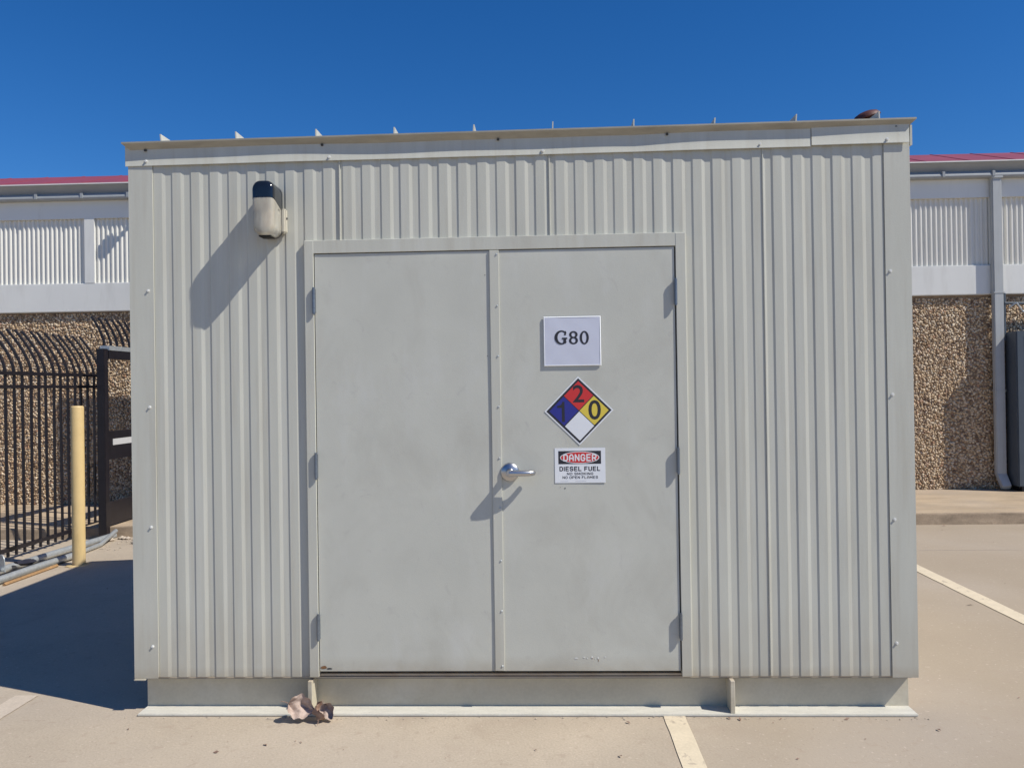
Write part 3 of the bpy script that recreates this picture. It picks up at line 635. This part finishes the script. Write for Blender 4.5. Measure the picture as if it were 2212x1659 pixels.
# gutter
gp = [(y_+0.035 if y_ < 7.40 else y_, z_) for y_, z_ in [(7.282, 4.672), (7.290, 4.690), (7.30, 4.686), (7.297, 4.672), (7.395, 4.575), (7.36, 4.552), (7.34, 4.535), (7.325, 4.515), (7.322, 4.495), (7.332, 4.475), (7.355, 4.468), (7.47, 4.468), (7.47, 4.69), (7.40, 4.66)]]
gutter = MB().extrude_x(gp, WX0-0.1, WX1+0.1).build('gutter', M['gut'], wh)
MB().box(WX0-0.1, WX1+0.1, 7.315, 7.331, 4.676, 4.692).build('gutter_lip', M['bwhite'], gutter)
clip0 = None
xk = -8.2
while xk < 10:
    if not (-3.8 < xk < 5.0):
        if clip0 is None:
            clip0 = MB().box(-0.022, 0.022, 7.349, 7.395, 4.478, 4.56).build('gutter_clip', M['gut'], gutter, bevel=0.006); clip0.location = (xk, 0, 0)
        else: copy_of(clip0, gutter, (xk, 0, 0))
    xk += 0.68
# roof: steep metal apron with ribs, then a low roof behind
rf = MB().add([(WX0-.1, 7.33, 4.675), (WX1+.1, 7.33, 4.675), (WX1+.1, 8.70, 5.165), (WX0-.1, 8.70, 5.165), (WX0-.1, 16.5, 5.2), (WX1+.1, 16.5, 5.2)],
              [(0, 1, 2, 3), (3, 2, 5, 4)]).build('roof', M['roofred'], wh)
seam0 = None
for k in range(60):
    x = -12.3+0.61*k*1.0
    if -3.9 < x < 5.2 or x > 11: continue
    if seam0 is None:
        seam0 = MB().add([(-.012, 7.33, 4.676), (.012, 7.33, 4.676), (.012, 8.7, 5.16), (-.012, 8.7, 5.16), (-.012, 7.33, 4.682), (.012, 7.33, 4.682), (.012, 8.7, 5.172), (-.012, 8.7, 5.172)],
                         [(0, 1, 5, 4), (1, 2, 6, 5), (2, 3, 7, 6), (3, 0, 4, 7), (4, 5, 6, 7)]).build('roof_seam', M['roofred'], rf); seam0.location = (x, 0, 0)
    else: copy_of(seam0, rf, (x, 0, 0))
# downspout
ds = MB()
ds.box(7.425, 7.56, 7.375, 7.455, 0.34, 4.50)
dso = ds.build('downspout', M['spout'], wh, bevel=0.012)
MB().add([(7.425, 7.375, .36), (7.56, 7.375, .36), (7.56, 7.455, .36), (7.425, 7.455, .36), (7.445, 7.28, .20), (7.57, 7.28, .20), (7.57, 7.33, .145), (7.445, 7.33, .145)],
         [(0, 1, 5, 4), (1, 2, 6, 5), (2, 3, 7, 6), (3, 0, 4, 7), (4, 5, 6, 7), (0, 3, 2, 1)]).build('spout_shoe', M['spout'], dso, bevel=0.008)
for z in (2.86, 1.5): MB().box(7.418, 7.567, 7.370, 7.456, z, z+0.016).build('pipe_strap', M['spout'], dso)
MB().box(7.415, 7.57, 7.36, 7.455, 4.455, 4.50).build('outlet_collar', M['spout'], dso, bevel=0.005)
# added arm and head behind the shed, only to cast a wall shadow
arm = MB().tube([(-4.60, 7.46, 4.39), (-4.60, 7.34, 4.41), (-4.60, 7.26, 4.45)], 0.03, n=8).build('added_shadow_arm', M['gut'], wh)
MB().box(-4.67, -4.53, 7.21, 7.29, 4.44, 4.60).build('added_shadow_head', M['gut'], arm, bevel=0.015)
# pebble-dash facing: thousands of real stones
def pebbles(x0, x1, z0, z1, cell, seed):
    r = np.random.default_rng(seed)
    nx, nz = int((x1-x0)/cell), int((z1-z0)/(cell*0.9))
    xx, zz = np.meshgrid(np.arange(nx), np.arange(nz)); off = (zz % 2)*0.5
    cx = x0+(xx+off+r.uniform(-.38, .38, xx.shape))*cell; cz = z0+(zz+r.uniform(-.38, .38, xx.shape))*cell*0.9
    cx, cz = cx.ravel(), cz.ravel(); k = len(cx)
    t = (1+5**.5)/2
    base = np.array([(-1, t, 0), (1, t, 0), (-1, -t, 0), (1, -t, 0), (0, -1, t), (0, 1, t), (0, -1, -t), (0, 1, -t), (t, 0, -1), (t, 0, 1), (-t, 0, -1), (-t, 0, 1)], float); base /= np.linalg.norm(base[0])
    fc = np.array([(0,11,5),(0,5,1),(0,1,7),(0,7,10),(0,10,11),(1,5,9),(5,11,4),(11,10,2),(10,7,6),(7,1,8),(3,9,4),(3,4,2),(3,2,6),(3,6,8),(3,8,9),(4,9,5),(2,4,11),(6,2,10),(8,6,7),(9,8,1)])
    V = np.repeat(base[None], k, 0)*(1+r.uniform(-.22, .22, (k, 12, 1)))
    sc = np.stack([r.uniform(.46, .9, k), r.uniform(.30, .50, k), r.uniform(.38, .7, k)], 1)*cell
    V = V*sc[:, None, :]
    a = r.uniform(0, 6.28, k); c, s_ = np.cos(a)[:, None], np.sin(a)[:, None]
    X = V[..., 0]*c-V[..., 2]*s_; Z = V[..., 0]*s_+V[..., 2]*c
    P = np.stack([X+cx[:, None], V[..., 1]+SY-r.uniform(-.004, .006, (k, 1)), Z+cz[:, None]], -1).reshape(-1, 3)
    Fc = (fc[None]+(np.arange(k)*12)[:, None, None]).reshape(-1, 3)
    me = bpy.data.meshes.new('pebble_facing'); me.vertices.add(len(P)); me.vertices.foreach_set('co', P.ravel())
    me.loops.add(len(Fc)*3); me.loops.foreach_set('vertex_index', Fc.ravel().astype(np.int32))
    me.polygons.add(len(Fc)); me.polygons.foreach_set('loop_start', np.arange(0, len(Fc)*3, 3, dtype=np.int32))
    me.update(); me.validate(); me.materials.append(M['pebble'])
    o = bpy.data.objects.new('pebble_facing', me); COL.objects.link(o); o.parent = wh; o['kind'] = 'stuff'
    return o
pebbles(-8.3, -3.6, 0.0, 2.85, 0.031, 1)
pebbles(5.6, 9.4, 0.12, 2.85, 0.031, 2)

# utility cabinet by the downspout
cab = thing('utility_cabinet', 'dark slate metal cabinet beside the downspout at the right edge', 'cabinet', loc=(0, 0, 0))
MB().box(7.60, 8.50, 7.17, 7.455, 0.20, 2.32).build('body', M['slate'], cab, bevel=0.012)
MB().box(7.72, 8.46, 7.158, 7.171, 0.28, 2.28).build('door', mat('cabinet_door', (0.10, 0.135, 0.15), 0.4), cab, bevel=0.006)
MB().box(7.66, 8.44, 7.20, 7.44, 0.135, 0.20).build('plinth', M['iron'], cab)
MB().tube([(7.585, 7.42, 2.2), (7.585, 7.42, 2.86)], 0.02, n=8).build('conduit', M['slate'], cab)
MB().tube([(7.585, 7.41, 2.72), (8.4, 7.41, 2.70)], 0.018, n=8).build('conduit', M['slate'], cab)
MB().tube([(7.64, 7.40, 2.66), (7.72, 7.36, 2.72), (7.8, 7.36, 2.60), (8.3, 7.38, 2.56)], 0.014, n=8).build('conduit', M['zinc'], cab)

# ------------------------------------------------------------------ fence and gate on the left
FX = -4.45
fence = thing('picket_fence', 'black steel fence with curved picket tops behind the yellow bollard', 'fence')
zb = g(FX)+0.045
def picket(z0, z1, ztop, lean):
    pts = [(0, 0, z0), (0, 0, z1)]
    for i in range(1, 9):
        t = i/8.0; pts.append((-lean*t**1.55, 0, z1+(ztop-z1)*t))
    return MB().tube(pts, 0.0158, n=4, flat=(1, 0, 0))
p0 = None
for k in range(30):
    y = 2.36+0.1375*k
    if y > 6.02: break
    zz = 0.0
    if p0 is None: p0 = picket(zb, 1.90, 2.375, 0.27).build('picket', M['iron'], fence); p0.location = (FX, y, 0)
    else: copy_of(p0, fence, (FX, y, 0), (0, R.uniform(-.006, .006), R.uniform(-.03, .03)))
for z0, z1 in ((1.862, 1.902), (1.722, 1.757), (zb+.055, zb+.095)):
    MB().box(FX-.02, FX+.02, 2.2, 6.06, z0, z1).build('rail', M['iron'], fence)
PX, PY = -4.075, 5.33
MB().box(PX-.047, PX+.047, PY-.047, PY+.047, g(PX)-.02, 2.185).build('gate_post', M['iron'], fence, bevel=0.006)
MB().box(FX-.05, FX+.05, 2.1, 2.2, g(FX)-.02, 2.15).build('post', M['iron'], fence, bevel=0.006)
gate = thing('sliding_gate', 'black steel gate frame between the gate post and the stone wall', 'gate')
GX = -4.085
MB().box(GX-.05, GX+.05, PY+.075, 7.42, 2.07, 2.165).build('top_rail', M['iron'], gate)
MB().box(GX-.06, GX+.06, PY+.07, PY+1.2, 2.168, 2.225).build('roller_cover', M['zinc'], gate, bevel=0.004)
MB().box(GX-.03, GX+.03, PY+.075, 7.42, 0.86, 1.20).build('middle_rail', M['iron'], gate)
MB().box(GX+.032, GX+.036, PY+.17, PY+1.3, 1.03, 1.105).build('reflector_strip', mat('dusty_strip', (0.5, 0.5, 0.5), 0.6), gate)
MB().box(GX-.03, GX+.03, PY+.075, 7.42, 0.075, 0.345).build('bottom_rail', M['iron'], gate)
MB().box(GX-.03, GX+.03, PY+.80, PY+.84, 0.345, 2.07).build('stile', M['iron'], gate)
q0 = None
for k in range(9):
    y = PY+0.10+0.15*k
    if q0 is None: q0 = picket(2.16, 2.24, 2.58, 0.15).build('picket', M['iron'], gate); q0.location = (GX-.02, y, 0)
    else: copy_of(q0, gate, (GX-.02, y, 0))
MB().box(-4.33, -2.6, 6.84, 6.87, 0.12, 3.50).build('added_shade_panel', M['iron'], gate)  # added out of view behind the shed to shade the stone wall

# ------------------------------------------------------------------ bollard
BX, BY = -3.50, 3.82
bol = thing('bollard', 'tall cream yellow pipe bollard in front of the black fence', 'bollard', loc=(BX, BY, g(BX)))
bm_ = MB(); n = 28; prof = [(0.0605, -0.01), (0.0605, 1.573), (0.0585, 1.581), (0.052, 1.588), (0.001, 1.591)]
vv = []
for r_, z_ in prof: vv += [(r_*math.cos(2*math.pi*i/n), r_*math.sin(2*math.pi*i/n), z_) for i in range(n)]
bm_.add(vv, [(k*n+i, k*n+(i+1) % n, (k+1)*n+(i+1) % n, (k+1)*n+i) for k in range(len(prof)-1) for i in range(n)])
bm_.build('pipe', M['cream'], bol, smooth=True)
mb = MB(); r = random.Random(4); n = 18
rg = [(0.115*r.uniform(.8, 1.25)*math.cos(2*math.pi*i/n), 0.115*r.uniform(.8, 1.25)*math.sin(2*math.pi*i/n), 0.002) for i in range(n)]
rt = [(0.07*math.cos(2*math.pi*i/n), 0.07*math.sin(2*math.pi*i/n), 0.012) for i in range(n)]
mb.add(rg+rt, [(i, (i+1) % n, n+(i+1) % n, n+i) for i in range(n)]); mb.build('paint_skirt', M['cream'], bol)

# ------------------------------------------------------------------ pipes, plate and rubble along the fence
def lying(name, label, cat, pts, r_, m, n=10, group=None):
    P = [(x, y, g(x)+z) for x, y, z in pts]
    return MB().tube(P, r_, n=n).build(name, m, None, smooth=n > 6, label=label, cat=cat, group=group)
lying('galvanised_pipe', 'long galvanised pipe lying nearest the shed shadow, left of the bollard', 'pipe', [(-3.80, 2.6, .045), (-3.78, 3.6, .045), (-3.73, 4.2, .045)], 0.034, M['zinc'])
lying('galvanised_pipe', 'galvanised pipe lying on the fence side of the other pipe', 'pipe', [(-4.10, 2.9, .05), (-4.02, 4.2, .05), (-3.93, 5.28, .05)], 0.036, M['zinc'])
lying('galvanised_pipe', 'thin galvanised pipe running past the bollard towards the kerb rubble', 'pipe', [(-3.78, 3.9, .03), (-3.83, 4.8, .03), (-3.92, 5.3, .10)], 0.024, M['zinc'])
lying('timber_strip', 'brown timber strip lying along the lower galvanised pipe', 'timber', [(-3.71, 3.0, .012), (-3.70, 3.78, .012)], 0.018, M['wood'], n=4)
pl = MB(); n = 10
arc = [(0.055*math.cos(math.pi*i/n), 0.11+0.055*math.sin(math.pi*i/n)) for i in range(n+1)]
o2 = [(-0.055, 0)]+[(0.055, 0)]+arc
o2 = [(0.055, 0)]+arc+[(-0.055, 0)]; k = len(o2)
pl.add([(x, -.004, z) for x, z in o2]+[(x, .004, z) for x, z in o2], [tuple(range(k)), tuple(reversed(range(k, 2*k)))]+[(i, (i+1) % k, k+(i+1) % k, k+i) for i in range(k)])
plate = pl.build('end_plate', M['zinc'], None, label='small round topped grey metal plate standing up against the pipes', cat='plate'); plate.location = (-4.00, 3.40, g(-4)+.05); plate.rotation_euler = (0.05, 0, -0.5)
mb = MB(); mb.cyl((-3.80, 2.66, g(-3.8)+.045), (-3.80, 2.75, g(-3.8)+.045), 0.055, n=14); mb.cyl((-3.80, 2.69, g(-3.8)+.02), (-3.76, 2.69, g(-3.8)-.0), 0.045, n=10)
mb.build('pipe_coupling', M['zinc'], None, bevel=0.004, label='galvanised coupling on the pipe end at the left edge of the picture', cat='fitting')
def blob(name, c, s_, m, seed, label=None, cat=None, group=None, kind=None, sub=2):
    r = random.Random(seed); bm = bmesh.new(); bmesh.ops.create_icosphere(bm, subdivisions=sub, radius=1)
    for v in bm.verts: v.co = Vector((v.co.x*s_[0], v.co.y*s_[1], v.co.z*s_[2]))*(1+r.uniform(-.28, .28))
    me = bpy.data.meshes.new(name); bm.to_mesh(me); bm.free(); me.materials.append(m)
    o = bpy.data.objects.new(name, me); COL.objects.link(o); o.location = c; o.rotation_euler = (0, 0, r.uniform(0, 6)); return tag(o, label, cat, group, kind)
blob('dark_rag', (-3.92, 3.62, g(-3.9)+.09), (.085, .06, .03), M['rag'], 3, 'crumpled dark rag lying on the galvanised pipes', 'rag')
mb = MB(); r = random.Random(12)
for i in range(70):
    x, y = r.uniform(-4.1, -3.2), r.uniform(4.55, 5.36); s_ = r.choice((.012, .016, .02, .03, .05)) if y > 4.9 else r.choice((.008, .012))
    cz = g(x)+s_*.3; vs_ = [(x+s_*r.uniform(.6, 1.3)*a, y+s_*r.uniform(.6, 1.3)*b_, cz+s_*.6*r.uniform(.6, 1.2)*c) for a, b_, c in ((1,0,0),(-1,0,0),(0,1,0),(0,-1,0),(0,0,1),(0,0,-1))]
    mb.add(vs_, [(0,2,4),(2,1,4),(1,3,4),(3,0,4),(2,0,5),(1,2,5),(3,1,5),(0,3,5)])
mb.build('rubble', M['ruby'], kind='stuff', label='small broken stones scattered at the kerb by the gate post', cat='rubble')

mb = MB(); r = random.Random(77)
for i in range(170):
    x, y = r.uniform(-1.0, 3.05), -0.046-abs(r.gauss(0, .018)); s_ = r.choice((.002, .003, .003, .004, .006))
    vs_ = [(x+s_*r.uniform(.6, 1.4)*a, y+s_*r.uniform(.6, 1.3)*b_, s_*.4+s_*.6*r.uniform(.6, 1.2)*c) for a, b_, c in ((1,0,0),(-1,0,0),(0,1,0),(0,-1,0),(0,0,1),(0,0,-1))]
    mb.add(vs_, [(0,2,4),(2,1,4),(1,3,4),(3,0,4),(2,0,5),(1,2,5),(3,1,5),(0,3,5)])
mb.build('grit', M['ruby'], kind='stuff', label='line of grit along the foot of the skid', cat='grit')

# ------------------------------------------------------------------ dry leaves
def leaf(name, c, size, curl, rot, seed, label, m=None):
    r = random.Random(seed); A, B = 22, 16; mb = MB(); vs_ = []
    ph1, ph2 = r.uniform(0, 6), r.uniform(0, 6)
    for i in range(A+1):
        t = i/A; wdt = (math.sin(math.pi*min(1, t**0.75))**0.7)*0.5*(1+0.10*math.sin(t*19+ph1))
        for j in range(B+1):
            s_ = (j/B-.5)*2
            x = (t-.5)*size; y = s_*wdt*size*0.85
            z = curl*size*(s_*s_*0.55+0.6*(t-.5)**2*2)+size*0.06*math.sin(t*9+ph2+s_*3)+size*.03*math.sin(s_*8+ph1+t*5)+size*.012*math.cos(abs(s_)*14-t*22)-size*.03*math.exp(-(s_*6)**2)
            vs_.append((x, y, z))
    mb.add(vs_, [(i*(B+1)+j, (i+1)*(B+1)+j, (i+1)*(B+1)+j+1, i*(B+1)+j+1) for i in range(A) for j in range(B)])
    o = thing(name, label, 'leaf', 'dry leaves by the skid', c); o.rotation_euler = rot
    b_ = mb.build('blade', m or M['leaf'], o, smooth=True)
    mb2 = MB(); mb2.tube([(-.5*size, 0, curl*size*.3), (-.62*size, .02*size, curl*size*.30), (-.78*size, 0, curl*size*.2)], size*.014, n=5); mb2.build('stalk', M['leaf'], o)
    return o
M['leafpink'] = mat('dry_leaf_pale', (0.46, 0.365, 0.31), 0.75, var=0.3, scale=45, col2=(0.31, 0.225, 0.18), bump=0.8, bscale=120)
leaf('dry_leaf', (-0.075, -0.085, 0.068), 0.135, 0.38, (1.30, 0.35, 0.20), 1, 'large curled pale brown leaf leaning on the skid flange', M['leafpink'])
leaf('dry_leaf', (-0.005, -0.10, 0.040), 0.10, 0.6, (1.0, -0.5, 1.9), 2, 'curled brown leaf lying between the two pale curled leaves', M['leaf'])
leaf('dry_leaf', (0.068, -0.085, 0.050), 0.088, 0.45, (1.35, 0.9, -0.35), 5, 'smaller curled leaf standing right of the large pale leaf', M['leafpink'])
mb = MB(); r = random.Random(21)
spots = [(-.35, -.34), (-.03, -.33), (.0, -.345), (-.16, -.37), (-.36, -.45), (.2, -.44), (.22, -.42), (-.9, -.2), (-.55, -.28), (1.55, -.12), (2.25, -.12), (2.42, -.19), (2.62, -.3), (3.0, -.2), (2.25, -.5), (2.1, -.08), (2.2, -.07), (2.3, -.075), (2.62, -.075), (1.3, -.07), (2.05, -.065),
         (5.6, 5.2), (5.55, 5.05), (5.7, 5.32), (6.5, 5.3), (4.9, 2.7), (-1.55, 1.6), (-2.6, 2.7), (-2.25, 2.9), (-2.9, 2.2), (-1.5, 1.35), (3.5, 1.0), (3.9, 2.1), (.7, -.5), (1.1, -.42), (2.9, -.55), (.45, -.62), (-1.2, -.5), (3.6, .2)]
for (x, y) in spots+[(r.uniform(-3, 6), r.uniform(-1.2, 5)) for _ in range(22)]:
    if -1.0 < x < 3.05 and -.045 < y < 3: continue
    s_ = r.choice((.004, .006, .009, .015))*(1.5 if y > 1 else 1); a = r.uniform(0, 6.28); z = g(x)+.003
    def P(dx, dy, dz): return (x+dx*math.cos(a)-dy*math.sin(a), y+dx*math.sin(a)+dy*math.cos(a), z+dz)
    mb.add([P(-s_, 0, 0), P(0, -s_*.45, s_*.5*r.random()), P(s_, 0, s_*.5*r.random()), P(0, s_*.45, s_*.4)], [(0, 1, 2), (0, 2, 3)])
mb.build('leaf_litter', M['leaf'], kind='stuff', label='scattered bits of dry leaf on the concrete', cat='litter')
